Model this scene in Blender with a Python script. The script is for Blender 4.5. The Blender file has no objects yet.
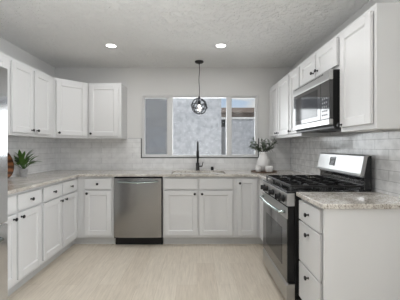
import bpy, bmesh, math, random
from mathutils import Vector, Matrix
random.seed(7)
PI = math.pi
scene = bpy.context.scene
COL = scene.collection

# ------------------------------------------------------------------ camera
XL, XR, YB, CEIL, HC = -2.115, 1.397, 3.99, 2.44, 1.265
cam_d = bpy.data.cameras.new('camera'); cam = bpy.data.objects.new('camera', cam_d); COL.objects.link(cam)
cam.location = (0, 0, HC); cam.rotation_euler = (PI/2, 0, 0)
cam_d.sensor_width = 36; cam_d.lens = 267.5/400*36
cam_d.shift_x = (200-196.9)/400; cam_d.shift_y = -(150-146.2)/400
cam_d.clip_start = 0.02
scene.camera = cam
# ------------------------------------------------------------------ world
world = bpy.data.worlds.new('sky'); scene.world = world; world.use_nodes = True
wn = world.node_tree; wn.nodes.clear()
wo = wn.nodes.new('ShaderNodeOutputWorld'); wb = wn.nodes.new('ShaderNodeBackground')
wt = wn.nodes.new('ShaderNodeTexCoord'); wm = wn.nodes.new('ShaderNodeMapping'); wz = wn.nodes.new('ShaderNodeTexNoise'); wr = wn.nodes.new('ShaderNodeValToRGB')
wm.inputs['Scale'].default_value = (6, 6, 22); wz.inputs['Scale'].default_value = 1.3; wz.inputs['Detail'].default_value = 5
wr.color_ramp.elements[0].position = .42; wr.color_ramp.elements[0].color = (.62, .78, 1, 1)
wr.color_ramp.elements[1].position = .62; wr.color_ramp.elements[1].color = (1, 1, 1, 1)
wn.links.new(wt.outputs['Generated'], wm.inputs['Vector']); wn.links.new(wm.outputs[0], wz.inputs['Vector'])
wn.links.new(wz.outputs[0], wr.inputs[0]); wn.links.new(wr.outputs[0], wb.inputs['Color']); wn.links.new(wb.outputs[0], wo.inputs[0])
wb.inputs['Strength'].default_value = 0.74
sd = bpy.data.lights.new('sun', 'SUN'); sd.energy = 1.55; sd.angle = math.radians(12); sd.color = (1, .98, .96)
so = bpy.data.objects.new('sun', sd); COL.objects.link(so); so.rotation_euler = (math.radians(31), math.radians(4), 0)
# ------------------------------------------------------------------ large lights
def area(name, loc, rot, sx, sy, power, col=(1, 1, 1), spread=PI, shape='RECTANGLE'):
    d = bpy.data.lights.new(name, 'AREA'); d.shape = shape; d.size = sx
    if shape == 'RECTANGLE': d.size_y = sy
    d.energy = power; d.color = col; d.spread = spread
    o = bpy.data.objects.new(name, d); COL.objects.link(o); o.location = loc; o.rotation_euler = rot
    return o
# fill lamps added on the unseen right side of the living room
area('right_fill_near', (3.35, -0.35, 1.35), (0, PI/2+.5, 0), 1.4, 2.0, 150, (.92, .96, 1))  # added fill at an unseen side opening, brightens the left cabinets
area('right_fill_far', (3.3, -2.9, 1.2), (0, PI/2+.4, 0), 1.5, 1.5, 10, (.95, .975, 1))  # second added fill from the right; the wall has no door here
area('kitchen_window_daylight', (0.045, YB+1.8, 1.2), (-PI/2-.3, 0, 0), 3.6, 1.9, 120, (.96, .98, 1))
area('ceiling_fill', (-.45, 1.0, 1.75), (PI, 0, 0),   .6, .6, 11, (.98, 1, 1))  # added upward lamp, brightens the ceiling in imitation of a bounced flash
DOWN = [(-1.0, 3.12), (.28, 3.12), (-1.0, 1.78), (.28, 1.78)]
DOWN_POWER = [4.0, 4.0, 6.2, 6.2]
scene.view_settings.view_transform = 'Standard'; scene.view_settings.look = 'None'
scene.view_settings.gamma = 1; scene.view_settings.use_curve_mapping = False
scene.view_settings.exposure = -0.01

# ------------------------------------------------------------------ materials
def new_mat(name):
    m = bpy.data.materials.new(name); m.use_nodes = True
    nt = m.node_tree; return m, nt, nt.nodes['Principled BSDF']
def mat(name, col, rough=.5, metal=0, noise=0, nscale=20, bump=0, bscale=60, spec=None, coat=0):
    m, nt, b = new_mat(name)
    b.inputs['Base Color'].default_value = (*col, 1); b.inputs['Roughness'].default_value = rough; b.inputs['Metallic'].default_value = metal
    if spec is not None: b.inputs['Specular IOR Level'].default_value = spec
    if coat: b.inputs['Coat Weight'].default_value = coat
    tc = nt.nodes.new('ShaderNodeTexCoord')
    if noise:
        n = nt.nodes.new('ShaderNodeTexNoise'); n.inputs['Scale'].default_value = nscale; n.inputs['Detail'].default_value = 4
        r = nt.nodes.new('ShaderNodeMix'); r.data_type = 'RGBA'
        r.inputs[6].default_value = (*[c*(1-noise) for c in col], 1); r.inputs[7].default_value = (*[min(1, c*(1+noise)) for c in col], 1)
        nt.links.new(tc.outputs['Object'], n.inputs['Vector']); nt.links.new(n.outputs[0], r.inputs[0]); nt.links.new(r.outputs[2], b.inputs['Base Color'])
    if bump:
        n = nt.nodes.new('ShaderNodeTexNoise'); n.inputs['Scale'].default_value = bscale; n.inputs['Detail'].default_value = 3
        bp = nt.nodes.new('ShaderNodeBump'); bp.inputs['Strength'].default_value = bump; bp.inputs['Distance'].default_value = .01
        nt.links.new(tc.outputs['Object'], n.inputs['Vector']); nt.links.new(n.outputs[0], bp.inputs['Height']); nt.links.new(bp.outputs[0], b.inputs['Normal'])
    return m
M = {}
M['white'] = mat('cabinet_paint', (.735, .735, .735), .38, bump=.02, bscale=200)
M['wall'] = mat('wall_paint', (.74, .735, .725), .75, noise=.015, nscale=3, bump=.12, bscale=90)
M['base'] = mat('baseboard_paint', (.8, .8, .79), .45, bump=.02)
M['matteblack'] = mat('black_side_paint', (.008, .008, .0085), .6, noise=.1, spec=.25)
M['black'] = mat('black_metal', (.012, .012, .013), .38, .2, bump=.03)
M['blackplastic'] = mat('black_plastic', (.01, .01, .011), .4, noise=.1, spec=.3)
M['blacktrim'] = mat('black_edge_trim', (.015, .015, .016), .6, noise=.1)
M['enamel'] = mat('black_enamel', (.008, .008, .009), .18, noise=.1, bump=.02)
M['iron'] = mat('cast_iron', (.02, .02, .021), .28, .5, bump=.15, bscale=300)
M['vinyl'] = mat('white_vinyl', (.74, .74, .74), .35, noise=.01)
M['ceramic'] = mat('white_ceramic', (.80, .79, .78), .3, noise=.02, bump=.1, bscale=40)
M['rim'] = mat('lamp_trim', (.85, .85, .85), .5, noise=.01)
M['leaf'] = mat('leaf_green', (.06, .14, .025), .4, noise=.5, nscale=25)
M['sage'] = mat('sage_leaf', (.16, .20, .15), .55, noise=.4, nscale=30)
M['stem'] = mat('stem', (.09, .07, .04), .7, noise=.3)
M['soil'] = mat('soil', (.03, .02, .012), .95, noise=.4, nscale=80, bump=.5)
M['wood'] = mat('tray_wood', (.12, .07, .04), .5, noise=.3)
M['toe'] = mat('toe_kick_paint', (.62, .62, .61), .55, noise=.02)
M['tan'] = mat('tan_stucco', (.27, .205, .165), .9, noise=.12, nscale=3, bump=.3)
M['cap'] = mat('wall_cap', (.85, .83, .8), .8, noise=.05)
M['post'] = mat('weathered_post', (.22, .22, .225), .8, noise=.3)
M['gravel'] = mat('gravel', (.35, .33, .31), .95, noise=.2, nscale=60, bump=.6)
M['display'] = mat('display_glass', (.012, .013, .016), .08, noise=.1)
M['marking'] = mat('grey_marking', (.22, .225, .235), .5, noise=.05)
M['sink'] = mat('sink_steel', (.35, .34, .33), .35, 1, noise=.05)

def emis(name, col, st):
    m, nt, b = new_mat(name)
    b.inputs['Base Color'].default_value = (.8, .8, .8, 1)
    b.inputs['Emission Color'].default_value = (*col, 1); b.inputs['Emission Strength'].default_value = st
    return m
M['lamp'] = emis('downlight_lens', (1, .985, .96), 6)
M['bulb'] = emis('bulb_glow', (1, .96, .9), 2.5)

def stucco():
    m, nt, b = new_mat('grey_stucco')
    tc = nt.nodes.new('ShaderNodeTexCoord'); n = nt.nodes.new('ShaderNodeTexNoise'); n.inputs['Scale'].default_value = 9; n.inputs['Detail'].default_value = 8; n.inputs['Roughness'].default_value = .7
    r = nt.nodes.new('ShaderNodeValToRGB'); r.color_ramp.elements[0].position = .35; r.color_ramp.elements[0].color = (.39, .395, .415, 1)
    r.color_ramp.elements[1].position = .65; r.color_ramp.elements[1].color = (.62, .62, .635, 1)
    bp = nt.nodes.new('ShaderNodeBump'); bp.inputs['Strength'].default_value = .6; bp.inputs['Distance'].default_value = .02
    nt.links.new(tc.outputs['Object'], n.inputs['Vector']); nt.links.new(n.outputs[0], r.inputs[0]); nt.links.new(r.outputs[0], b.inputs['Base Color'])
    nt.links.new(n.outputs[0], bp.inputs['Height']); nt.links.new(bp.outputs[0], b.inputs['Normal']); b.inputs['Roughness'].default_value = .95
    return m
M['stucco'] = stucco()

def ceiling_mat():
    m, nt, b = new_mat('knockdown_ceiling')
    b.inputs['Base Color'].default_value = (.86, .86, .85, 1); b.inputs['Roughness'].default_value = .9
    tc = nt.nodes.new('ShaderNodeTexCoord')
    n = nt.nodes.new('ShaderNodeTexNoise'); n.inputs['Scale'].default_value = 17; n.inputs['Detail'].default_value = 4; n.inputs['Roughness'].default_value = .6
    r = nt.nodes.new('ShaderNodeValToRGB'); r.color_ramp.elements[0].position = .44; r.color_ramp.elements[1].position = .56
    bp = nt.nodes.new('ShaderNodeBump'); bp.inputs['Strength'].default_value = .8; bp.inputs['Distance'].default_value = .012
    nt.links.new(tc.outputs['Object'], n.inputs['Vector']); nt.links.new(n.outputs[0], r.inputs[0]); nt.links.new(r.outputs[0], bp.inputs['Height'])
    nt.links.new(bp.outputs[0], b.inputs['Normal'])
    return m
M['ceiling'] = ceiling_mat()

def floor_mat():
    m, nt, b = new_mat('light_oak_planks')
    tc = nt.nodes.new('ShaderNodeTexCoord'); mp = nt.nodes.new('ShaderNodeMapping'); mp.inputs['Rotation'].default_value = (0, 0, PI/2)
    br = nt.nodes.new('ShaderNodeTexBrick'); br.offset = .37
    br.inputs['Scale'].default_value = 1; br.inputs['Brick Width'].default_value = 1.22; br.inputs['Row Height'].default_value = .18
    br.inputs['Mortar Size'].default_value = .0012; br.inputs['Mortar Smooth'].default_value = .3; br.inputs['Bias'].default_value = 0
    br.inputs['Color1'].default_value = (.69, .615, .515, 1); br.inputs['Color2'].default_value = (.755, .685, .585, 1); br.inputs['Mortar'].default_value = (.54, .46, .37, 1)
    gm = nt.nodes.new('ShaderNodeMapping'); gm.inputs['Scale'].default_value = (14, 1.2, 1)
    g = nt.nodes.new('ShaderNodeTexNoise'); g.inputs['Scale'].default_value = 4; g.inputs['Detail'].default_value = 7; g.inputs['Roughness'].default_value = .65; g.inputs['Distortion'].default_value = .6
    gr = nt.nodes.new('ShaderNodeValToRGB'); gr.color_ramp.elements[0].position = .3; gr.color_ramp.elements[0].color = (.80, .79, .78, 1); gr.color_ramp.elements[1].position = .7; gr.color_ramp.elements[1].color = (1.04, 1.04, 1.04, 1)
    mx = nt.nodes.new('ShaderNodeMix'); mx.data_type = 'RGBA'; mx.blend_type = 'MULTIPLY'; mx.inputs[0].default_value = 1
    L = nt.links.new
    L(tc.outputs['Object'], mp.inputs[0]); L(mp.outputs[0], br.inputs['Vector']); L(tc.outputs['Object'], gm.inputs[0]); L(gm.outputs[0], g.inputs['Vector'])
    L(g.outputs[0], gr.inputs[0]); L(br.outputs['Color'], mx.inputs[6]); L(gr.outputs[0], mx.inputs[7]); L(mx.outputs[2], b.inputs['Base Color'])
    b.inputs['Roughness'].default_value = .42
    return m
M['floor'] = floor_mat()

def granite():
    m, nt, b = new_mat('speckled_granite'); L = nt.links.new
    tc = nt.nodes.new('ShaderNodeTexCoord')
    n1 = nt.nodes.new('ShaderNodeTexNoise'); n1.inputs['Scale'].default_value = 7; n1.inputs['Detail'].default_value = 6; n1.inputs['Roughness'].default_value = .7
    r1 = nt.nodes.new('ShaderNodeValToRGB'); r1.color_ramp.elements[0].position = .35; r1.color_ramp.elements[0].color = (.50, .46, .41, 1); r1.color_ramp.elements[1].position = .62; r1.color_ramp.elements[1].color = (.83, .80, .75, 1)
    n2 = nt.nodes.new('ShaderNodeTexNoise'); n2.inputs['Scale'].default_value = 85; n2.inputs['Detail'].default_value = 3; n2.inputs['Roughness'].default_value = .8
    r2 = nt.nodes.new('ShaderNodeValToRGB'); r2.color_ramp.elements[0].position = .36; r2.color_ramp.elements[0].color = (.24, .20, .16, 1); r2.color_ramp.elements[1].position = .52; r2.color_ramp.elements[1].color = (1, 1, 1, 1)
    mx = nt.nodes.new('ShaderNodeMix'); mx.data_type = 'RGBA'; mx.blend_type = 'MULTIPLY'; mx.inputs[0].default_value = .85
    L(tc.outputs['Object'], n1.inputs['Vector']); L(tc.outputs['Object'], n2.inputs['Vector']); L(n1.outputs[0], r1.inputs[0]); L(n2.outputs[0], r2.inputs[0])
    L(r1.outputs[0], mx.inputs[6]); L(r2.outputs[0], mx.inputs[7]); L(mx.outputs[2], b.inputs['Base Color']); b.inputs['Roughness'].default_value = .12
    return m
M['granite'] = granite()

def tile_mat(name, axis, lo=.92, mo=.66):
    m, nt, b = new_mat(name); L = nt.links.new
    tc = nt.nodes.new('ShaderNodeTexCoord'); sp = nt.nodes.new('ShaderNodeSeparateXYZ'); cb = nt.nodes.new('ShaderNodeCombineXYZ')
    L(tc.outputs['Object'], sp.inputs[0]); L(sp.outputs[axis], cb.inputs[0]); L(sp.outputs[2], cb.inputs[1])
    mp = nt.nodes.new('ShaderNodeMapping'); mp.inputs['Location'].default_value = (.2005, -.0199, 0)
    L(cb.outputs[0], mp.inputs[0])
    br = nt.nodes.new('ShaderNodeTexBrick'); br.offset = .5
    br.inputs['Scale'].default_value = 1; br.inputs['Brick Width'].default_value = .305; br.inputs['Row Height'].default_value = .0763
    br.inputs['Mortar Size'].default_value = .0022; br.inputs['Mortar Smooth'].default_value = .2
    br.inputs['Color1'].default_value = (.84, .84, .84, 1); br.inputs['Color2'].default_value = (.88, .88, .88, 1); br.inputs['Mortar'].default_value = (mo, mo, mo, 1)
    L(mp.outputs[0], br.inputs['Vector'])
    n = nt.nodes.new('ShaderNodeTexNoise'); n.inputs['Scale'].default_value = 13; n.inputs['Detail'].default_value = 5; L(tc.outputs['Object'], n.inputs['Vector'])
    r = nt.nodes.new('ShaderNodeValToRGB'); r.color_ramp.elements[0].position = .4; r.color_ramp.elements[0].color = (lo, lo, lo, 1); r.color_ramp.elements[1].position = .6; r.color_ramp.elements[1].color = (1, 1, 1, 1)
    mx = nt.nodes.new('ShaderNodeMix'); mx.data_type = 'RGBA'; mx.blend_type = 'MULTIPLY'; mx.inputs[0].default_value = 1
    L(n.outputs[0], r.inputs[0]); L(br.outputs['Color'], mx.inputs[6]); L(r.outputs[0], mx.inputs[7]); L(mx.outputs[2], b.inputs['Base Color'])
    s = nt.nodes.new('ShaderNodeMath'); s.operation = 'MULTIPLY_ADD'; s.inputs[1].default_value = -1.0
    L(br.outputs['Fac'], s.inputs[0]); ns = nt.nodes.new('ShaderNodeMath'); ns.operation = 'MULTIPLY'; ns.inputs[1].default_value = .5; L(n.outputs[0], ns.inputs[0]); L(ns.outputs[0], s.inputs[2])
    bp = nt.nodes.new('ShaderNodeBump'); bp.inputs['Strength'].default_value = .35; bp.inputs['Distance'].default_value = .004; L(s.outputs[0], bp.inputs['Height']); L(bp.outputs[0], b.inputs['Normal'])
    b.inputs['Roughness'].default_value = .14
    return m
M['tile_x'] = tile_mat('subway_tile_back', 0); M['tile_y'] = tile_mat('subway_tile_side', 1); M['tile_r'] = tile_mat('subway_tile_reflection_mottle', 1, .82, .54)  # right wall tile: stronger mottling puts reflections into the colour

def steel(name, col=(.52, .52, .515), rough=.28, axis='v'):
    m, nt, b = new_mat(name); L = nt.links.new
    b.inputs['Metallic'].default_value = 1; b.inputs['Base Color'].default_value = (*col, 1)
    tc = nt.nodes.new('ShaderNodeTexCoord'); mp = nt.nodes.new('ShaderNodeMapping')
    mp.inputs['Scale'].default_value = (300, 300, 3) if axis == 'v' else (6, 6, 400)
    n = nt.nodes.new('ShaderNodeTexNoise'); n.inputs['Scale'].default_value = 1; n.inputs['Detail'].default_value = 3
    r = nt.nodes.new('ShaderNodeMapRange'); r.inputs['To Min'].default_value = rough*.8; r.inputs['To Max'].default_value = rough*1.25
    bp = nt.nodes.new('ShaderNodeBump'); bp.inputs['Strength'].default_value = .06; bp.inputs['Distance'].default_value = .002
    L(tc.outputs['Object'], mp.inputs[0]); L(mp.outputs[0], n.inputs['Vector']); L(n.outputs[0], r.inputs['Value']); L(r.outputs[0], b.inputs['Roughness'])
    L(n.outputs[0], bp.inputs['Height']); L(bp.outputs[0], b.inputs['Normal'])
    return m
M['steel'] = steel('brushed_steel'); M['steel_h'] = steel('brushed_steel_side', (.52, .52, .515), .33, axis='h'); M['fridge'] = steel('fridge_steel', (.66, .67, .68), .12)
M['dwsteel'] = steel('dishwasher_steel', (.33, .325, .32), .2)
M['chrome'] = mat('polished_handle', (.44, .50, .49), .2, 1, bump=.01)
M['galv'] = mat('galvanised_pot', (.66, .67, .69), .35, .6, noise=.2, nscale=60)

def glass(name, tint=(1, 1, 1), dark=0):
    m, nt, b = new_mat(name); nt.nodes.remove(b); L = nt.links.new
    out = nt.nodes['Material Output']; t = nt.nodes.new('ShaderNodeBsdfTransparent'); g = nt.nodes.new('ShaderNodeBsdfGlossy')
    g.inputs['Roughness'].default_value = .02; fr = nt.nodes.new('ShaderNodeFresnel'); fr.inputs['IOR'].default_value = 1.5
    t.inputs['Color'].default_value = (*tint, 1); mx = nt.nodes.new('ShaderNodeMixShader')
    L(fr.outputs[0], mx.inputs[0]); L(t.outputs[0], mx.inputs[1]); L(g.outputs[0], mx.inputs[2]); L(mx.outputs[0], out.inputs['Surface'])
    return m
M['glass'] = glass('clear_pane', (.96, .97, .97)); M['bulbglass'] = glass('clear_globe')
def screen_mat():
    m, nt, b = new_mat('insect_screen'); nt.nodes.remove(b); L = nt.links.new
    out = nt.nodes['Material Output']; t = nt.nodes.new('ShaderNodeBsdfTransparent'); d = nt.nodes.new('ShaderNodeBsdfDiffuse'); d.inputs[0].default_value = (.12, .12, .12, 1)
    mx = nt.nodes.new('ShaderNodeMixShader'); tc = nt.nodes.new('ShaderNodeTexCoord'); w = nt.nodes.new('ShaderNodeTexChecker'); w.inputs['Scale'].default_value = 500
    mr = nt.nodes.new('ShaderNodeMapRange'); mr.inputs['To Min'].default_value = .30; mr.inputs['To Max'].default_value = .42
    L(tc.outputs['Object'], w.inputs[0]); L(w.outputs['Fac'], mr.inputs['Value']); L(mr.outputs[0], mx.inputs[0]); L(t.outputs[0], mx.inputs[1]); L(d.outputs[0], mx.inputs[2]); L(mx.outputs[0], out.inputs['Surface'])
    return m
M['screen'] = screen_mat()
def ovenglass():
    m, nt, b = new_mat('dark_oven_glass')
    b.inputs['Base Color'].default_value = (.012, .012, .013, 1); b.inputs['Roughness'].default_value = .06; b.inputs['Specular IOR Level'].default_value = .8
    b.inputs['Coat Weight'].default_value = .6; b.inputs['Coat Roughness'].default_value = .03
    return m
M['ovenglass'] = ovenglass()
def boardwood():
    m, nt, b = new_mat('walnut_board'); L = nt.links.new
    tc = nt.nodes.new('ShaderNodeTexCoord'); w = nt.nodes.new('ShaderNodeTexWave'); w.inputs['Scale'].default_value = 5; w.inputs['Distortion'].default_value = 4; w.bands_direction = 'Z'
    r = nt.nodes.new('ShaderNodeValToRGB'); r.color_ramp.elements[0].color = (.055, .02, .009, 1); r.color_ramp.elements[1].color = (.30, .12, .05, 1)
    L(tc.outputs['Object'], w.inputs[0]); L(w.outputs[0], r.inputs[0]); L(r.outputs[0], b.inputs['Base Color']); b.inputs['Roughness'].default_value = .4
    return m
M['board'] = boardwood()

# ------------------------------------------------------------------ mesh helpers
def link(o, parent=None):
    COL.objects.link(o)
    if parent is not None: o.parent = parent
    return o
def tag(o, label=None, cat=None, group=None, kind=None):
    if label: o['label'] = label
    if cat: o['category'] = cat
    if group: o['group'] = group
    if kind: o['kind'] = kind
    return o
def empty(name, loc, rz=0, label=None, cat=None, group=None):
    o = bpy.data.objects.new(name, None); o.empty_display_size = .1; link(o); o.location = loc; o.rotation_euler = (0, 0, rz)
    return tag(o, label, cat, group)
class MB:
    def __init__(s): s.bm = bmesh.new()
    def box(s, x0, x1, y0, y1, z0, z1, mat4=None):
        vs = [s.bm.verts.new((x, y, z)) for x in (x0, x1) for y in (y0, y1) for z in (z0, z1)]
        if mat4 is not None:
            for v in vs: v.co = mat4 @ v.co
        for f in ((0,1,3,2),(4,6,7,5),(0,4,5,1),(2,3,7,6),(0,2,6,4),(1,5,7,3)): s.bm.faces.new([vs[i] for i in f])
        return s
    def prism(s, pts, axis, a, b):   # polygon extruded along axis; pts are the two other coordinates in order
        def P(u, v, w): return {'x': (w, u, v), 'y': (u, w, v), 'z': (u, v, w)}[axis]
        A = [s.bm.verts.new(P(u, v, a)) for u, v in pts]; B = [s.bm.verts.new(P(u, v, b)) for u, v in pts]
        s.bm.faces.new(A); s.bm.faces.new(B[::-1]); n = len(pts)
        for i in range(n): s.bm.faces.new((A[i], B[i], B[(i+1) % n], A[(i+1) % n]))
        return s
    def lathe(s, prof, seg=24, mat4=None, cap=True):
        rings = []
        for r, z in prof:
            ring = [s.bm.verts.new((r*math.cos(2*PI*i/seg), r*math.sin(2*PI*i/seg), z)) for i in range(seg)]
            rings.append(ring)
        for a, b in zip(rings, rings[1:]):
            for i in range(seg): s.bm.faces.new((a[i], a[(i+1) % seg], b[(i+1) % seg], b[i]))
        if cap:
            s.bm.faces.new(rings[0][::-1]); s.bm.faces.new(rings[-1])
        if mat4 is not None:
            for ring in rings:
                for v in ring: v.co = mat4 @ v.co
        return s
    def tube(s, pts, r, seg=10, closed=False, radii=None):
        pts = [Vector(p) for p in pts]; n = len(pts); rings = []; up = None
        for i, p in enumerate(pts):
            a = pts[(i-1) % n] if (closed or i > 0) else p; b = pts[(i+1) % n] if (closed or i < n-1) else p
            t = (b-a).normalized()
            if up is None: up = t.orthogonal().normalized()
            up = (up - t*up.dot(t)).normalized(); side = t.cross(up); rr = radii[i] if radii else r
            rings.append([s.bm.verts.new(p + (up*math.cos(2*PI*k/seg) + side*math.sin(2*PI*k/seg))*rr) for k in range(seg)])
        m = n if closed else n-1
        for i in range(m):
            a, b = rings[i], rings[(i+1) % n]
            for k in range(seg): s.bm.faces.new((a[k], a[(k+1) % seg], b[(k+1) % seg], b[k]))
        if not closed: s.bm.faces.new(rings[0][::-1]); s.bm.faces.new(rings[-1])
        return s
    def build(s, name, m, parent=None, bevel=0, seg=2, smooth=False, loc=None):
        bmesh.ops.recalc_face_normals(s.bm, faces=s.bm.faces)
        me = bpy.data.meshes.new(name); s.bm.to_mesh(me); s.bm.free(); me.materials.append(m)
        if smooth:
            for p in me.polygons: p.use_smooth = True
        o = bpy.data.objects.new(name, me); link(o, parent)
        if loc: o.location = loc
        if bevel:
            md = o.modifiers.new('bevel', 'BEVEL'); md.width = bevel; md.segments = seg; md.limit_method = 'ANGLE'; md.angle_limit = .7
        return o
def sm_angle(o, a=.7):
    for p in o.data.polygons: p.use_smooth = True
    try: o.data.set_sharp_from_angle(angle=a)
    except Exception: pass
    return o
TY = Matrix.Rotation(PI/2, 4, 'X')        # lathe axis z -> -y (towards the front)
def at(x, y, z, R=None):
    return Matrix.Translation((x, y, z)) @ (R if R is not None else Matrix())
def struct(o): o['kind'] = 'structure'; return o

# ------------------------------------------------------------------ the room
struct(MB().box(-4.2, 3.5, -3.9, YB+.2, -.1, 0).build('floor', M['floor']))
struct(MB().box(-4.2, 3.5, -3.9, YB+.2, CEIL, CEIL+.12).build('ceiling', M['ceiling']))
WX0, WX1, WZ0, WZ1 = -.808, .900, 1.112, 2.012
b = MB().box(XL-.15, WX0, YB, YB+.15, 0, CEIL).box(WX1, XR+.15, YB, YB+.15, 0, CEIL).box(WX0, WX1, YB, YB+.15, 0, WZ0).box(WX0, WX1, YB, YB+.15, WZ1, CEIL)
struct(b.build('wall_back', M['wall']))
struct(MB().box(XL-.15, XL, -.6, YB, 0, CEIL).build('wall_left', M['wall']))
struct(MB().box(XR, XR+.15, .9, YB, 0, CEIL).build('wall_right', M['wall']))
# living room behind the viewer: closed left side, narrow opening behind and side opening added to shape the light
struct(MB().box(-4.2, -4.05, -3.9, -.6, 0, CEIL).box(-4.05, XL-.15, -.75, -.6, 0, CEIL).build('wall_living_left', M['wall']))
struct(MB().box(3.4, 3.5, -3.9, 1.75, 0, .6).box(3.4, 3.5, -3.9, 1.75, 2.25, CEIL).box(3.4, 3.5, .6, 1.75, .6, 2.25).box(3.4, 3.5, -3.9, -2.1, .6, 2.25).box(XR+.15, 3.4, .9, 1.05, 0, CEIL).build('wall_living_right', M['wall']))
struct(MB().box(-4.2, -2.2, -3.9, -3.75, 0, CEIL).box(-1.4, 3.5, -3.9, -3.75, 0, CEIL).box(-2.2, -1.4, -3.9, -3.75, 2.1, CEIL).build('wall_living_back', M['wall']))

# window: three-lite white vinyl slider
win = MB()
fo = .012; d0, d1 = YB-.014, YB+.07
win.box(WX0-fo, WX1+fo, d0, YB-.001, WZ0-fo, WZ0).box(WX0-fo, WX1+fo, d0, YB-.001, WZ1, WZ1+fo).box(WX0-fo, WX0, d0, YB-.001, WZ0, WZ1).box(WX1, WX1+fo, d0, YB-.001, WZ0, WZ1)
fw = .021
win.box(WX0, WX1, YB, d1, WZ0, WZ0+fw).box(WX0, WX1, YB, d1, WZ1-fw, WZ1).box(WX0, WX0+fw, YB, d1, WZ0+fw, WZ1-fw).box(WX1-fw, WX1, YB, d1, WZ0+fw, WZ1-fw)
w1 = struct(win.build('window_1', M['vinyl'], bevel=.003))
PX = lambda x, Y=YB+.03: (x-196.9)*Y/267.5
s0, s1 = PX(167.8), PX(172.8); t0, t1 = PX(226.3), PX(231)
struct(MB().box(s0, s1, YB+.005, YB+.06, WZ0+fw, WZ1-fw).build('window_mullion', M['vinyl'], w1, bevel=.003))
struct(MB().box(t0, t1, YB+.005, YB+.06, WZ0+fw, WZ1-fw).build('window_mullion', M['vinyl'], w1, bevel=.003))
sash = MB(); 
for a, c in ((WX0+fw, s0), (t1, WX1-fw)):
    z0, z1 = WZ0+fw, WZ1-fw; q = .009
    sash.box(a, c, YB+.015, YB+.045, z0, z0+q).box(a, c, YB+.015, YB+.045, z1-q, z1).box(a, a+q, YB+.015, YB+.045, z0+q, z1-q).box(c-q, c, YB+.015, YB+.045, z0+q, z1-q)
struct(sash.build('window_sash', M['vinyl'], w1, bevel=.002))
for a, c in ((WX0+fw+.009, s0-.009), (s1, t0), (t1+.009, WX1-fw-.009)):
    struct(MB().box(a, c, YB+.028, YB+.032, WZ0+fw+(.009 if a != s1 else 0), WZ1-fw-(.009 if a != s1 else 0)).build('window_pane', M['glass'], w1))
struct(MB().box(WX0+fw+.009, s0-.009, YB+.052, YB+.053, WZ0+fw+.009, WZ1-fw-.009).build('window_screen', M['screen'], w1))
struct(MB().box(s0+.012, s0+.03, YB-.006, YB+.005, 1.50, 1.60).build('window_latch', M['vinyl'], w1, bevel=.003))

# outside
struct(MB().box(-9, 10, YB+.2, 30, -.2, -.1).build('ground', M['gravel']))
o = MB().box(-5, .575, 6.3, 6.6, -.1, 4.2).build('neighbor_house', M['stucco']); tag(o, 'pale grey stucco house wall close outside the kitchen window', 'house')
o = empty('garden_wall', (3.2, 8.2, -.1), label='low grey stucco garden wall with pale cap outside right window pane', cat='wall')
MB().box(-2.75, 2.8, 0, .2, 0, 2.19).build('wall_body', M['stucco'], o); MB().box(-2.77, 2.82, -.03, .23, 2.19, 2.25).build('wall_cap', M['cap'], o, bevel=.01)
o = MB().box(.80, 6.5, 14, 19, -.1, 3.0).prism([(13.7, 3.0), (19.3, 3.0), (19.3, 3.24), (13.7, 3.24)], 'x', .75, 6.6).build('tan_building', M['tan']); tag(o, 'brown flat-roofed building beyond the garden wall, under the sky', 'building')
o = empty('fence_post', (.782, 7.95, -.1), label='narrow grey post with dark top at the corner of stucco house', cat='post')
MB().box(-.047, .047, -.05, .05, 0, 1.94).build('post_shaft', M['post'], o, bevel=.006)
MB().box(-.055, .055, -.058, .058, 1.94, 2.15).build('post_cap', M['matteblack'], o, bevel=.006)

# ------------------------------------------------------------------ tile backsplash
TZ0, TZ1 = .914, 1.381
NX0, NX1, NZ = -.833, .925, 1.088
o = MB().prism([(XL+.002, TZ0), (XR-.002, TZ0), (XR-.002, TZ1), (NX1, TZ1), (NX1, NZ), (NX0, NZ), (NX0, TZ1), (XL+.002, TZ1)], 'y', YB-.0095, YB-.0015).build('tile_backsplash', M['tile_x'])
tag(o, 'white glossy subway tile backsplash under the kitchen window', 'backsplash', 'tile backsplashes')
e = .012
MB().box(NX0, NX0+e, YB-.0135, YB-.0015, NZ, TZ1).box(NX0, NX1, YB-.0135, YB-.0015, NZ, NZ+e).box(NX1-e, NX1, YB-.0135, YB-.0015, NZ, TZ1).build('edge_trim', M['blacktrim'], o)['label'] = 'black metal edge trim'
MB().box(-1.03, NX0, YB-.0115, YB-.0015, TZ1, TZ1+.004).build('top_trim', M['marking'], o)
o = MB().box(XL+.0015, XL+.0095, 1.88, YB-.0105, TZ0, 1.371).build('tile_backsplash', M['tile_y']); tag(o, 'white subway tile backsplash on left wall behind the plant', 'backsplash', 'tile backsplashes')
o = MB().box(XR-.0095, XR-.0015, 1.605, YB-.0105, TZ0, 1.371).build('tile_backsplash', M['tile_r']); tag(o, 'white subway tile backsplash on right wall behind the range', 'backsplash', 'tile backsplashes')

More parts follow.
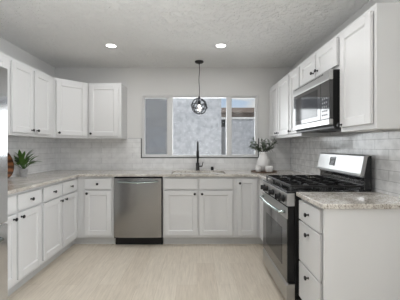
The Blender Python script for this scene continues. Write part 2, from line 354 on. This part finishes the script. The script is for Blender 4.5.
# ------------------------------------------------------------------ cabinets (front faces local -y, x to the viewer's right)
def knob(parent, x, y, z):
    k = MB().lathe([(.009, 0), (.009, .002), (.005, .004), (.005, .014), (.010, .018), (.0145, .021), (.0155, .025), (.013, .029), (.006, .031)], 16, at(x, y, z, TY)).build('knob', M['black'], parent, smooth=True)
    sm_angle(k); k['label'] = 'round black knob'; return k
def shaker(parent, x0, x1, z0, z1, yf, kn=None, name='door'):
    yf -= .004   # doors sit on small bumpers
    w = .057; b = MB(); t = .02
    # frame ring plus recessed panel
    b.box(x0, x0+w, yf-t, yf, z0, z1).box(x1-w, x1, yf-t, yf, z0, z1).box(x0+w, x1-w, yf-t, yf, z0, z0+w).box(x0+w, x1-w, yf-t, yf, z1-w, z1)
    d = b.build(name, M['white'], parent, bevel=.0022)
    # raised-edge recessed panel with a sloped inner moulding
    p = MB(); X0, X1, Z0, Z1 = x0+w-.002, x1-w+.002, z0+w-.002, z1-w+.002; g = .010
    bm = p.bm
    def ring(i, y): return [bm.verts.new(c) for c in ((X0+i, y, Z0+i), (X1-i, y, Z0+i), (X1-i, y, Z1-i), (X0+i, y, Z1-i))]
    A, B, C_ = ring(0, yf-t+.003), ring(g, yf-t+.011), ring(0, yf-.002)
    for q in range(4): bm.faces.new((A[q], A[(q+1) % 4], B[(q+1) % 4], B[q])); bm.faces.new((A[q], C_[q], C_[(q+1) % 4], A[(q+1) % 4]))
    bm.faces.new(B); bm.faces.new(C_)
    p.build('panel', M['white'], d)
    if kn: knob(d, kn[0], yf-t, kn[1])
    return d
def slab(parent, x0, x1, z0, z1, yf, kn=None, name='drawer'):
    yf -= .004
    d = MB().box(x0, x1, yf-.02, yf, z0, z1).build(name, M['white'], parent, bevel=.004)
    if kn: knob(d, kn[0], yf-.02, kn[1])
    return d
def base_cabinet(loc, rz, w, label, fronts, depth=.595, endpanel=None):
    o = empty('base_cabinet', loc, rz, label, 'cabinet', 'white base cabinets')
    b = MB().box(-w/2+.0005, w/2-.0005, -depth, -.012, .105, .882)
    b.build('body', M['white'], o, bevel=.0015)
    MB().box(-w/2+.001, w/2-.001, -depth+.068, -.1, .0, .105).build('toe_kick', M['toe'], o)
    for f in fronts:
        k, x0, x1, z0, z1, kx, kz = f
        (shaker if k == 'door' else slab)(o, x0-w/2, x1-w/2, z0, z1, -depth, (kx-w/2, kz) if kx is not None else None, 'false_drawer' if k == 'false' else k)
    if endpanel:
        x = w/2 if endpanel > 0 else -w/2
        MB().box(*(sorted((x, x+endpanel))), -depth-.0, -.012, .0, .882).build('end_panel', M['white'], o, bevel=.0015)
    return o
DZ0, DZ1, RZ0, RZ1 = .14, .702, .722, .856
KD = .665
# left run (rz=+90deg: local x -> +Y), fronts at x = XL+.595
def left_unit(y0, y1, label):
    w = y1-y0; c = w/2
    fr = []
    for a, b_, kx in ((.02, c-.012, c-.012-.035), (c+.012, w-.02, c+.012+.035)):
        fr.append(('drawer', a, b_, RZ0, RZ1, (a+b_)/2, .79)); fr.append(('door', a, b_, DZ0, DZ1, kx, KD))
    return base_cabinet((XL, (y0+y1)/2, 0), PI/2, w, label, fr)
left_unit(1.865, 2.60, 'white base cabinet beside the fridge, under the left counter plant')
left_unit(2.60, 3.375, 'white base cabinet on the left run, nearest the back corner')
# back run
def back_base(x0, x1, label, fr): return base_cabinet(((x0+x1)/2, YB, 0), 0, x1-x0, label, fr)
back_base(-1.512, -1.055, 'white base cabinet with one drawer and door, left of dishwasher', [('drawer', .095, .43, RZ0, RZ1, .262, .79), ('door', .095, .43, DZ0, DZ1, .13, KD+.005)])
back_base(-.432, .47, 'wide white sink base cabinet with two doors under the faucet', [('false', .02, .44, RZ0, RZ1, None, 0), ('false', .462, .882, RZ0, RZ1, None, 0), ('door', .02, .44, DZ0, DZ1, .405, KD), ('door', .462, .882, DZ0, DZ1, .497, KD)])
back_base(.47, .787, 'narrow white base cabinet with full height door right of sink', [('door', .038, .285, DZ0, .856, .07, .80)])
# right run (rz=-90deg: local x -> -Y)
def right_base(y0, y1, label, fr, **k): return base_cabinet((XR, (y0+y1)/2, 0), -PI/2, y1-y0, label, fr, **k)
right_base(2.83, 3.3795, 'white corner base cabinet between range and back wall run', [('drawer', .09, .53, RZ0, RZ1, .31, .79), ('door', .09, .53, DZ0, DZ1, .49, KD)])
o = right_base(1.665, 2.055, 'white three-drawer base cabinet at the near end right of range', [('drawer', .012, .360, .712, .856, .19, .785), ('drawer', .012, .360, .405, .700, .19, .645), ('drawer', .012, .360, .125, .393, .19, .345)])
MB().box(.1950, .2130, -.613, -.012, 0, .882).build('end_panel', M['white'], o, bevel=.0015)

def corner_base(label, x0, x1, xt0, xt1, xn0, xn1):
    o = empty('base_cabinet', ((x0+x1)/2, YB, 0), 0, label, 'cabinet', 'white base cabinets'); c = (x0+x1)/2
    MB().box(x0-c, x1-c, -.6095, -.012, .105, .882).build('body', M['white'], o)
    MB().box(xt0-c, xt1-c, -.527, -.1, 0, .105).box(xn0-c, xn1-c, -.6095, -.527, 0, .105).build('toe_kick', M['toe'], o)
corner_base('plain blind corner base cabinet where left and back runs meet', XL+.012, -1.5125, XL+.1, -1.5125, XL+.1, -1.588)
corner_base('plain blind corner base cabinet where back and right runs meet', .7875, XR-.012, .7875, XR-.1, .870, XR-.1)
def wall_cabinet(loc, rz, w, label, fronts, z0=1.372, z1=2.134, depth=.308):
    o = empty('wall_cabinet', loc, rz, label, 'cabinet', 'white wall cabinets')
    t = .018
    b = MB().box(-w/2+.0005, w/2-.0005, -depth, -.002, z0+.012, z1)
    b.box(-w/2+.0005, w/2-.0005, -depth, -depth+t, z0, z0+.0125).box(-w/2+.0005, -w/2+t, -depth+t, -.002, z0, z0+.0125).box(w/2-t, w/2-.0005, -depth+t, -.002, z0, z0+.0125)
    b.build('body', M['white'], o, bevel=.0012)
    for x0, x1, kx, kz in fronts: shaker(o, x0-w/2, x1-w/2, z0+.033, z1-.036, -depth, (kx-w/2, kz) if kx is not None else None)
    return o
UK = 1.372+.065
def pair(w, g=.012, e=.022): 
    c = w/2; return [(e, c-g, c-g-.03, None), (c+g, w-e, c+g+.03, None)]
def fill(fr, kz): return [(a, b_, k, kz) for a, b_, k, _ in fr]
def left_wall(y0, y1, label, fr, **k): return wall_cabinet((XL, (y0+y1)/2, 0), PI/2, y1-y0, label, fr, **k)
left_wall(1.90, 2.535, 'white wall cabinet beside the fridge top, mostly hidden by fridge', fill(pair(.635), UK))
left_wall(2.535, 3.378, 'white wall cabinet on left wall above the potted plant', [(.055, .385, .355, UK), (.415, .735, .445, UK)])
# diagonal corner cabinet
o = empty('wall_cabinet', (XL, YB, 0), 0, 'white diagonal wall cabinet filling the back left corner', 'cabinet', 'white wall cabinets')
a = .61; d = .308
MB().prism([(.002, -.002), (.002, -a+.0005), (d, -a+.0005), (a-.0005, -d), (a-.0005, -.002)], 'z', 1.372, 2.134).build('body', M['white'], o, bevel=.0012)
fwid = math.hypot(a-d, a-d); 
dd = shaker(o, -fwid/2+.022, fwid/2-.022, 1.405, 2.098, 0, (-fwid/2+.052, UK))
dd.location = ((a+d)/2, -(a+d)/2, 0); dd.rotation_euler = (0, 0, PI/4)
wall_cabinet(((-1.505-1.04)/2, YB, 0), 0, .465, 'white single-door wall cabinet on back wall left of window', [(.03, .425, .06, UK)])
def right_wall(y0, y1, label, fr, **k): return wall_cabinet((XR, (y0+y1)/2, 0), -PI/2, y1-y0, label, fr, **k)
right_wall(3.10, YB-.003, 'white wall cabinet nearest the window on the right wall', [(.06, .443, .413, UK), (.463, .872, .493, UK)])
right_wall(2.785, 3.10, 'narrow white wall cabinet between microwave and window side cabinet', [(.02, .295, .05, UK)])
right_wall(2.02, 2.785, 'short white wall cabinet directly above the microwave', fill(pair(.765), 1.885+.045), z0=1.852)
right_wall(1.62, 2.02, 'large single-door white wall cabinet at the near right end', [(.025, .375, .05, UK-.015)])

# ------------------------------------------------------------------ worktops
FR = .635; T0, T1 = .883, .914
SX0, SX1, SY0, SY1 = -.335, .375, YB-.555, YB-.15
b = MB(); yb = YB-.0005
xs0, xs1 = XL+.0005, XR-.0005
cl, cr, cb_ = XL+FR, XR-FR, YB-FR
def grid_plate(mb, polys_inside, xs, ys, z0, z1):
    vt = {}; 
    def V(x, y, z):
        k = (round(x, 5), round(y, 5), z)
        if k not in vt: vt[k] = mb.bm.verts.new((x, y, z))
        return vt[k]
    cells = set()
    for i in range(len(xs)-1):
        for j in range(len(ys)-1):
            if polys_inside((xs[i]+xs[i+1])/2, (ys[j]+ys[j+1])/2): cells.add((i, j))
    for i, j in cells:
        x0, x1, y0, y1 = xs[i], xs[i+1], ys[j], ys[j+1]
        mb.bm.faces.new([V(x0, y0, z1), V(x1, y0, z1), V(x1, y1, z1), V(x0, y1, z1)]); mb.bm.faces.new([V(x0, y0, z0), V(x0, y1, z0), V(x1, y1, z0), V(x1, y0, z0)])
        for (di, dj, p, q) in ((-1, 0, (x0, y0), (x0, y1)), (1, 0, (x1, y0), (x1, y1)), (0, -1, (x0, y0), (x1, y0)), (0, 1, (x0, y1), (x1, y1))):
            if (i+di, j+dj) not in cells: mb.bm.faces.new([V(*p, z0), V(*q, z0), V(*q, z1), V(*p, z1)])
def inside(x, y):
    if SX0 < x < SX1 and SY0 < y < SY1: return False
    if y > cb_: return True
    return (x < cl and y > 1.863) or (x > cr and y > 2.828)
grid_plate(b, inside, sorted([xs0, cl, SX0, SX1, cr, xs1]), sorted([1.863, 2.828, cb_, SY0, SY1, yb]), T0, T1)
ct = b.build('worktop', M['granite'], bevel=.004); tag(ct, 'speckled beige granite worktop along left and back walls around sink', 'countertop')
o = MB().box(cr, xs1, 1.622, 2.058, T0, T1).build('worktop', M['granite'], bevel=.004); tag(o, 'short speckled granite worktop piece at near right of range', 'countertop')
# sink
o = empty('kitchen_sink', ((SX0+SX1)/2, (SY0+SY1)/2, T0-.22), label='undermount steel sink in the back worktop below the window', cat='sink')
hx, hy = (SX1-SX0)/2, (SY1-SY0)/2; t = .004
b = MB().box(-hx-t, -hx, -hy-t, hy+t, 0, .219).box(hx, hx+t, -hy-t, hy+t, 0, .219).box(-hx, hx, -hy-t, -hy, 0, .219).box(-hx, hx, hy, hy+t, 0, .219).box(-hx, hx, -hy, hy, 0, t)
b.build('basin', M['sink'], o); MB().lathe([(.045, t), (.045, t+.002), (.03, t+.001)], 24).build('drain', M['chrome'], o, smooth=True)
# faucet
o = empty('kitchen_faucet', (.012, YB-.105, T1), label='tall matte black pull-down faucet behind the sink', cat='faucet')
MB().lathe([(.031, 0), (.031, .006), (.025, .010), (.025, .105), (.02, .112)], 24).build('body', M['black'], o, smooth=True)
arc = [(0, 0, .10+.02*i) for i in range(12)]
for i in range(1, 13): 
    th = PI*i/12; arc.append((0, -.085*(1-math.cos(th)), .325+.085*math.sin(th)))
arc += [(0, -.17, .30), (0, -.17, .285)]
MB().tube(arc, .0145, 12).build('spout', M['black'], o, smooth=True)
MB().lathe([(.017, 0), (.020, .008), (.020, .10), (.016, .112)], 18, at(0, -.17, .18)).build('spray_head', M['black'], o, smooth=True)
MB().tube([(.018, 0, .06), (.05, 0, .06), (.062, 0, .062)], .009, 10).tube([(.062, 0, .055), (.07, 0, .09), (.078, 0, .125)], .006, 10).build('lever', M['black'], o, smooth=True)
o = MB().lathe([(.022, 0), (.022, .03), (.019, .05), (.016, .053)], 20).build('dishwasher_air_gap', M['black'], loc=(.222, YB-.10, T1)); sm_angle(o); tag(o, 'short black air gap cap on worktop right of the faucet', 'air gap')

# ------------------------------------------------------------------ dishwasher
DWX = (-1.05-.437)/2
o = empty('dishwasher', (DWX, YB, 0), label='stainless steel dishwasher under the back worktop', cat='dishwasher')
w = .305
MB().box(-w, w, -.60, -.02, .10, .878).build('tub', M['blackplastic'], o, bevel=.002)
# gently bowed door
n = 16; pts = [(-.298, -.602)]
for i in range(n+1):
    x = -.298+.596*i/n; pts.append((x, -.632-.010*math.sin(PI*i/n)**.6))
pts.append((.298, -.602))
dwd = MB().prism(pts, 'z', .118, .862).build('door', M['dwsteel'], o, bevel=.002); sm_angle(dwd, .5)
hp = [(-.25+.5*i/14, -.668-.022*math.sin(PI*i/14)**.7, .822-.012*math.sin(PI*i/14)) for i in range(15)]
h = MB().tube([(-.25, -.64, .822)]+hp+[(.25, -.64, .822)], .010, 10).build('handle', M['chrome'], dwd, smooth=True)
MB().box(-w+.002, w-.002, -.545, -.5, .0, .10).build('kick_plate', M['blackplastic'], o)
MB().box(.14, .20, -.6455, -.640, .845, .852).build('badge', M['marking'], dwd)

# ------------------------------------------------------------------ range
o = rng = empty('gas_range', (XR, 2.443, 0), -PI/2, 'freestanding stainless steel gas range with black grates and sides', 'range')
w = .376
MB().box(-w, w, -.640, -.02, .03, .895).build('body', M['matteblack'], o, bevel=.003)
for x in (-.33, .33):
    for y in (-.58, -.08): MB().lathe([(.018, 0), (.018, .012), (.01, .014), (.01, .035)], 12, at(x, y, 0)).build('foot', M['blackplastic'], o)
# cooktop tray
MB().box(-w, w, -.701, -.085, .8985, .917).build('cooktop', M['enamel'], o, bevel=.004)
# sloped stainless front rail
MB().prism([(-.641, .80), (-.698, .80), (-.702, .812), (-.699, .898), (-.641, .898)], 'x', -w, w)\
   .build('control_panel', M['steel_h'], o, bevel=.002)
cp = [c for c in o.children if c.name.startswith('control_panel')][0] if o.children else None
for x in (-.295, -.20, 0, .20, .295):
    k = MB().lathe([(.030, 0), (.030, .006), (.024, .008), (.022, .032), (.018, .036)], 20, at(x, -.699, .846, TY)).box(x-.005, x+.005, -.744, -.730, .824, .868).build('knob', M['blackplastic'], cp); sm_angle(k); k['label'] = 'black burner knob'
# oven door
dd = MB().box(-.374, .374, -.695, -.641, .205, .790).build('oven_door', M['matteblack'], o, bevel=.004)
MB().box(-.374, .374, -.702, -.694, .70, .790).build('door_frame', M['steel_h'], dd, bevel=.002)
MB().box(-.372, .372, -.700, -.694, .207, .70).build('window', M['ovenglass'], dd, bevel=.001)
MB().box(-.25, .25, -.7012, -.6995, .30, .60).build('inner_window', M['display'], dd)
hp = [(-.335+.67*i/16, -.742-.020*math.sin(PI*i/16), .748) for i in range(17)]
MB().tube(hp, .013, 12).tube([(-.33, -.70, .748), (-.33, -.745, .748)], .012, 10).tube([(.33, -.70, .748), (.33, -.745, .748)], .012, 10).build('handle', M['chrome'], dd, smooth=True)
# storage drawer
MB().prism([(-.638, .045), (-.690, .045), (-.702, .06), (-.702, .178), (-.690, .196), (-.638, .196)], 'x', -.374, .374).build('storage_drawer', M['steel_h'], o, bevel=.002)
# backguard
bg = MB().prism([(-.045, .90), (-.095, .90), (-.098, 1.00), (-.105, 1.02), (-.075, 1.18), (-.06, 1.19), (-.045, 1.19)], 'x', -w+.001, w-.001).build('backguard', M['enamel'], o, bevel=.003)
MB().prism([(-.085, 1.033), (-.132, 1.028), (-.138, 1.036), (-.130, 1.048), (-.1015, 1.188), (-.090, 1.195), (-.06, 1.195)], 'x', -w+.004, w-.004).build('control_console', M['steel_h'], bg, bevel=.002)
MB().box(-.37, .37, -.1005, -.0955, .925, .992).build('lower_panel', M['dwsteel'], bg, bevel=.001)
def face_pt(z): return -.130+(z-1.048)*(.030/.150)
def con_plate(x0, x1, z0, z1, off, th):
    y0, y1 = face_pt(z0)-off, face_pt(z1)-off
    return [(y0, z0), (y0-th, z0), (y1-th, z1), (y1, z1)]
dsp = MB().prism(con_plate(0, 0, 1.085, 1.165, 0, .002), 'x', -.135, -.035).build('display', M['display'], bg)
for i in range(4):
    MB().prism(con_plate(0, 0, 1.095+i*.016, 1.101+i*.016, .002, .0006), 'x', -.12, -.05).build('marking', M['marking'], dsp)
# burners
for (x, y, r) in ((-.22, -.22, .04), (-.22, -.50, .05), (.22, -.22, .035), (.22, -.50, .05), (0, -.36, .045)):
    MB().lathe([(r+.012, .917), (r+.010, .924), (r, .926), (r, .934), (r-.01, .938)], 24, at(x, y, 0)).build('burner', M['iron'], o, smooth=True)
# cast iron grates, three sections
def bar(mb, a, b_, wd=.006, z0=.945, z1=.962):
    a, b_ = Vector((*a, 0)), Vector((*b_, 0)); dv = (b_-a); L_ = dv.length; ang = math.atan2(dv.y, dv.x)
    mb.box(0, L_, -wd, wd, z0, z1, Matrix.Translation(a) @ Matrix.Rotation(ang, 4, 'Z'))
for x0, x1 in ((-.37, -.126), (-.122, .122), (.126, .37)):
    g = MB(); y0, y1 = -.665, -.115; xm = (x0+x1)/2; ym = (y0+y1)/2
    for p, q in (((x0, y0), (x1, y0)), ((x0, y1), (x1, y1)), ((x0, y0), (x0, y1)), ((x1, y0), (x1, y1)), ((x0, ym), (x1, ym))): bar(g, p, q)
    for yc in ((y0+ym)/2, (ym+y1)/2):
        bar(g, (x0, yc), (xm-.03, yc)); bar(g, (xm+.03, yc), (x1, yc)); bar(g, (xm, yc-.125), (xm, yc-.03)); bar(g, (xm, yc+.03), (xm, yc+.125))
    for x in (x0+.004, x1-.004):
        for y in (y0+.004, y1-.004, ym): g.box(x-.006, x+.006, y-.006, y+.006, .917, .947)
    g.build('grate', M['iron'], o, bevel=.0015, seg=1)

# ------------------------------------------------------------------ microwave
o = empty('microwave_oven', (XR, 2.4025, 1.418), -PI/2, 'stainless over-the-range microwave with black glass door', 'microwave')
w = .3795; zt = .430
MB().box(-w, w, -.365, -.012, .0, zt).build('case', M['matteblack'], o, bevel=.002)
MB().box(-w, w, -.36, -.05, -.014, -.0005).box(-.30, -.05, -.30, -.12, -.018, -.013).box(.05, .30, -.30, -.12, -.018, -.013).build('underside_vent', M['blackplastic'], o)
MB().box(-w, w, -.397, -.366, zt-.075, zt).box(-w, w, -.397, -.366, .012, .055).box(-w, -w+.02, -.397, -.366, .055, zt-.075).build('front_frame', M['steel_h'], o, bevel=.003)
dd = MB().box(-w+.02, .235, -.395, -.366, .057, zt-.077).build('door', M['ovenglass'], o, bevel=.003)
MB().box(-w+.075, .175, -.3965, -.3945, .095, zt-.11).build('window', M['display'], dd, bevel=.002)
MB().box(.238, w, -.395, -.366, .057, zt-.077).build('control_panel', M['ovenglass'], o, bevel=.002)
mcp = [c for c in o.children if c.name.startswith('control_panel')][0]
for i in range(5):
    for j in range(3): MB().box(.262+j*.032, .280+j*.032, -.3962, -.3953, .085+i*.032, .097+i*.032).build('key', M['marking'], mcp)
sl = MB()
for i in range(24): sl.box(-.33+i*.026, -.315+i*.026, -.3976, -.3968, zt-.022, zt-.012)
sl.build('vent_slots', M['blackplastic'], o)

# ------------------------------------------------------------------ fridge
o = empty('refrigerator', (XL, 1.410, 0), PI/2, 'tall stainless steel french door refrigerator at left edge', 'refrigerator')
MB().box(-.452, .452, -.730, -.03, .02, 1.80).build('case', steel('fridge_side', (.25, .25, .26), .4), o, bevel=.004)
for x in (-.40, .40):
    for y in (-.60, -.10): MB().lathe([(.02, 0), (.02, .02)], 12, at(x, y, 0)).build('foot', M['blackplastic'], o)
for s in (-1, 1):
    a, b_ = sorted((s*.003, s*.454)); dd = MB().box(a, b_, -.800, -.733, .74, 1.805).build('door', M['fridge'], o, bevel=.008, seg=3)
    MB().tube([(s*.045, -.800, .90), (s*.045, -.850, .92), (s*.045, -.850, 1.55), (s*.045, -.800, 1.57)], .012, 10).build('handle', M['chrome'], dd, smooth=True)
dd = MB().box(-.454, .454, -.800, -.733, .06, .73).build('freezer_drawer', M['fridge'], o, bevel=.008, seg=3)
MB().tube([(-.35, -.800, .66), (-.33, -.850, .66), (.33, -.850, .66), (.35, -.800, .66)], .012, 10).build('handle', M['chrome'], dd, smooth=True)

# ------------------------------------------------------------------ pendant lamp
o = empty('pendant_lamp', (.032, 3.70, CEIL), label='black wire cage globe pendant lamp hanging before the window', cat='lamp')
MB().lathe([(.060, -.001), (.062, -.012), (.050, -.024), (.014, -.030), (.008, -.045)], 28).build('canopy', M['black'], o, smooth=True)
zc = 1.818-CEIL; R = .108
cd = [(.004*math.sin(i*.9), .003*math.cos(i*1.3), -.04-(-zc-R-.055+.0)*i/11) for i in range(12)]
MB().tube(cd, .0045, 8).build('cord', M['black'], o, smooth=True)
MB().lathe([(.014, zc+R+.0), (.014, zc+R+.02), (.008, zc+R+.03)], 14).lathe([(.006, zc+.07), (.006, zc+R)], 10).build('cage_mount', M['black'], o, smooth=True)
for i, (rx, ry, rz, rr) in enumerate([(90, 0, 15, 1), (80, 0, 75, 1.03), (98, 0, 135, .97), (28, 0, 20, 1.06), (-38, 10, 60, .98), (60, 35, 100, 1.05), (15, -25, 0, .94)]):
    Rm = Matrix.Rotation(math.radians(rz), 4, 'Z') @ Matrix.Rotation(math.radians(rx), 4, 'X') @ Matrix.Rotation(math.radians(ry), 4, 'Y')
    pts = [Vector((0, 0, zc)) + Rm @ Vector((R*rr*math.cos(2*PI*k/36), R*rr*math.sin(2*PI*k/36), 0)) for k in range(36)]
    MB().tube(pts, 0.0052, 6, closed=True).build('cage_ring', M['black'], o, smooth=True)
MB().lathe([(.019, zc+.02), (.021, zc+.03), (.021, zc+.075), (.008, zc+.082)], 16).build('socket', M['black'], o, smooth=True)
bl = MB().lathe([(.012, zc+.02), (.018, zc+.005), (.030, zc-.02), (.032, zc-.038), (.024, zc-.058), (.008, zc-.068)], 20).build('bulb', M['bulb'], o, smooth=True)
bl['label'] = 'glowing bulb'

# ------------------------------------------------------------------ recessed ceiling lights
names_ = ['round recessed ceiling light on the left, above the dishwasher side', 'round recessed ceiling light on the right, above the sink side',
          'round recessed ceiling light in the near left of kitchen', 'round recessed ceiling light in the near right of kitchen',
          'round recessed ceiling light in living room on the left', 'round recessed ceiling light in living room on the right']
proto = None
for (x, y), lab in zip(DOWN, names_):
    if proto is None:
        r = empty('ceiling_light', (x, y, CEIL)); 
        tr = MB().lathe([(.056, -.001), (.056, -.006), (.074, -.004), (.076, -.001)], 32, cap=False).build('trim_ring', M['rim'], r, smooth=True)
        MB().lathe([(.056, -.0025), (.0001, -.0025)], 32, cap=False).build('lens', M['lamp'], r)
        proto = r
    else:
        r = proto.copy(); COL.objects.link(r); r.location = (x, y, CEIL)
        for ch in proto.children:
            c = ch.copy(); COL.objects.link(c); c.parent = r
    tag(r, lab, 'ceiling light', 'recessed ceiling lights')
    area('downlight', (x, y, CEIL-.02), (0, 0, 0), .11, .11, DOWN_POWER[DOWN.index((x, y))], (1, .995, .99), shape='DISK')

# ------------------------------------------------------------------ left counter: round board and potted plant
o = empty('round_board', (XL+.065, 2.825, T1), label='round dark wooden board leaning on the left wall tiles', cat='board')
Rb = .162
rot = Matrix.Rotation(-.2, 4, 'Y') @ Matrix.Rotation(PI/2, 4, 'Y')
b = MB().lathe([(Rb-.006, -.009), (Rb, -.004), (Rb, .004), (Rb-.006, .009)], 48, Matrix.Translation((-.0, 0, Rb*math.cos(.2)+.004)) @ rot)
b.build('board', M['board'], o)
for k in (-1, 1):
    pts = [Vector((0, 0, Rb*math.cos(.2)+.004)) + Matrix.Rotation(-.2, 4, 'Y') @ Vector((.010, Rb*.93*math.cos(a_*PI/12), Rb*.93*math.sin(a_*PI/12))) for a_ in range(24)]
MB().tube(pts, .002, 6, closed=True).build('inlay_line', M['blackplastic'], o)

def leaf(bm, base, d, up, L_, W, curl=.3, seg=6):
    d = d.normalized(); side = d.cross(up).normalized(); n_ = side.cross(d).normalized(); prev = None
    for i in range(seg+1):
        t = i/seg; wd = W*math.sin(PI*min(1, t*.92+.08))**.8*(1-.25*t)
        c = base + d*L_*t + n_*(-curl*L_*t*t)
        row = [bm.verts.new(c-side*wd+n_*wd*.35), bm.verts.new(c), bm.verts.new(c+side*wd+n_*wd*.35)]
        if prev:
            bm.faces.new((prev[0], prev[1], row[1], row[0])); bm.faces.new((prev[1], prev[2], row[2], row[1]))
        prev = row
px, py = -1.985, 3.06
o = empty('potted_plant', (px, py, T1), label='small leafy green plant in grey metal pot on left counter', cat='plant')
MB().lathe([(.034, 0), (.036, .004), (.044, .084), (.047, .086), (.047, .092), (.041, .092), (.040, .078), (.01, .076)], 24).build('pot', M['galv'], o, smooth=True)
MB().lathe([(.041, .070), (.02, .084), (.001, .086)], 20).build('soil', M['soil'], o)
b = MB(); rnd = random.Random(3)
for i in range(30):
    az = i*2.4+rnd.random()*.5; el = .45+rnd.random()*.95; dv = Vector((math.cos(az)*math.cos(el), math.sin(az)*math.cos(el), math.sin(el)))
    L0 = .04+rnd.random()*.07; base = Vector((0, 0, .08)); p1 = base+dv*L0+Vector((0, 0, .02))
    b.tube([base, base+dv*L0*.5+Vector((0, 0, .012)), p1], .0018, 5)
    leaf(b.bm, p1, dv+Vector((0, 0, rnd.random()*.4-.1)), Vector((0, 0, 1)), .10+rnd.random()*.05, .020+rnd.random()*.008, .25+rnd.random()*.3)
for (dx, dy, L1) in ((.5, .1, .14), (.1, -.2, .19), (.75, .2, .10)):
    dv = Vector((dx, dy, 1)); p1 = Vector((0, 0, .08))+dv.normalized()*L1*.7; b.tube([(0, 0, .08), p1], .002, 5); leaf(b.bm, p1, dv+Vector((.2, 0, 0)), Vector((0, 0, 1)), .10, .019, .15)
for v in b.bm.verts:
    if v.co.x < -.10: v.co.x = -.10+(v.co.x+.10)*.1
    if v.co.y < -.055: v.co.y = -.055+(v.co.y+.055)*.1
b.build('foliage', M['leaf'], o, smooth=True)

# ------------------------------------------------------------------ right corner: tray, vase, cups
tx, ty = .915, 3.655
o = MB().lathe([(.165, 0), (.175, .004), (.175, .013), (.168, .013), (.165, .007), (.02, .007)], 40).build('serving_tray', M['wood'], loc=(tx, ty, T1+.0005), smooth=True); sm_angle(o); tag(o, 'thin dark round tray under the white vase and cups', 'tray')
tz = T1+.008
o = empty('flower_vase', (tx+.01, ty+.055, tz), label='white ceramic vase holding olive branches beside the window', cat='vase')
MB().lathe([(.055, 0), (.070, .01), (.094, .06), (.096, .095), (.086, .14), (.068, .185), (.056, .215), (.053, .24), (.062, .262), (.056, .262), (.047, .24), (.048, .215), (.02, .20)], 32).build('body', M['ceramic'], o, smooth=True)
b = MB(); st = MB(); rnd = random.Random(11)
for i in range(20):
    az = i*2.399; el = .35+rnd.random()*.95; reach = .13+rnd.random()*.12
    if i in (0, 7): az = PI+.15; el = .5; reach = .19
    if i in (3, 10): az = -.1; el = .6; reach = .13
    dv = Vector((math.cos(az)*math.cos(el), math.sin(az)*math.cos(el)*.75, math.sin(el))); p0 = Vector((0, 0, .21)); 
    pts = [p0, Vector((dv.x*.03, dv.y*.03, .265))]
    for k in range(1, 5): pts.append(pts[1]+dv*reach*k/4+Vector((0, 0, -.018*(k/4)**2)))
    st.tube(pts, .0018, 5)
    for k in range(2, 6):
        for s in (-1, 0, 1):
            for rep in range(2):
                ld = dv*.7+Vector((rnd.uniform(-1, 1), rnd.uniform(-1, 1), rnd.uniform(-.7, .8)))
                leaf(b.bm, pts[k]-dv*rnd.random()*.03, ld, Vector((0, 0, 1)) if abs(ld.normalized().z) < .9 else Vector((1, 0, 0)), .036+rnd.random()*.024, .0075+rnd.random()*.005, .1, 4)
st.build('branches', M['stem'], o, smooth=True); b.build('foliage', M['sage'], o, smooth=True)
def cup(x, y, r, h, label):
    o = MB().lathe([(r*.75, 0), (r*.95, .006), (r, h*.5), (r*.93, h), (r*.86, h), (r*.9, h*.5), (r*.7, .012), (.002, .010)], 28).build('ceramic_cup', M['ceramic'], loc=(x, y, tz), smooth=True)
    tag(o, label, 'cup', 'white cups on the tray'); return o
cup(tx-.095, ty-.085, .038, .085, 'small plain white cup on tray left of the vase')
cup(tx+.045, ty-.105, .050, .080, 'wider white cup on tray in front of the vase')
# ------------------------------------------------------------------ baseboard of the living room side
struct(MB().box(XL+.0, XL+.014, -.6, 1.0, 0, .09).build('baseboard_left', M['base'], bevel=.003))
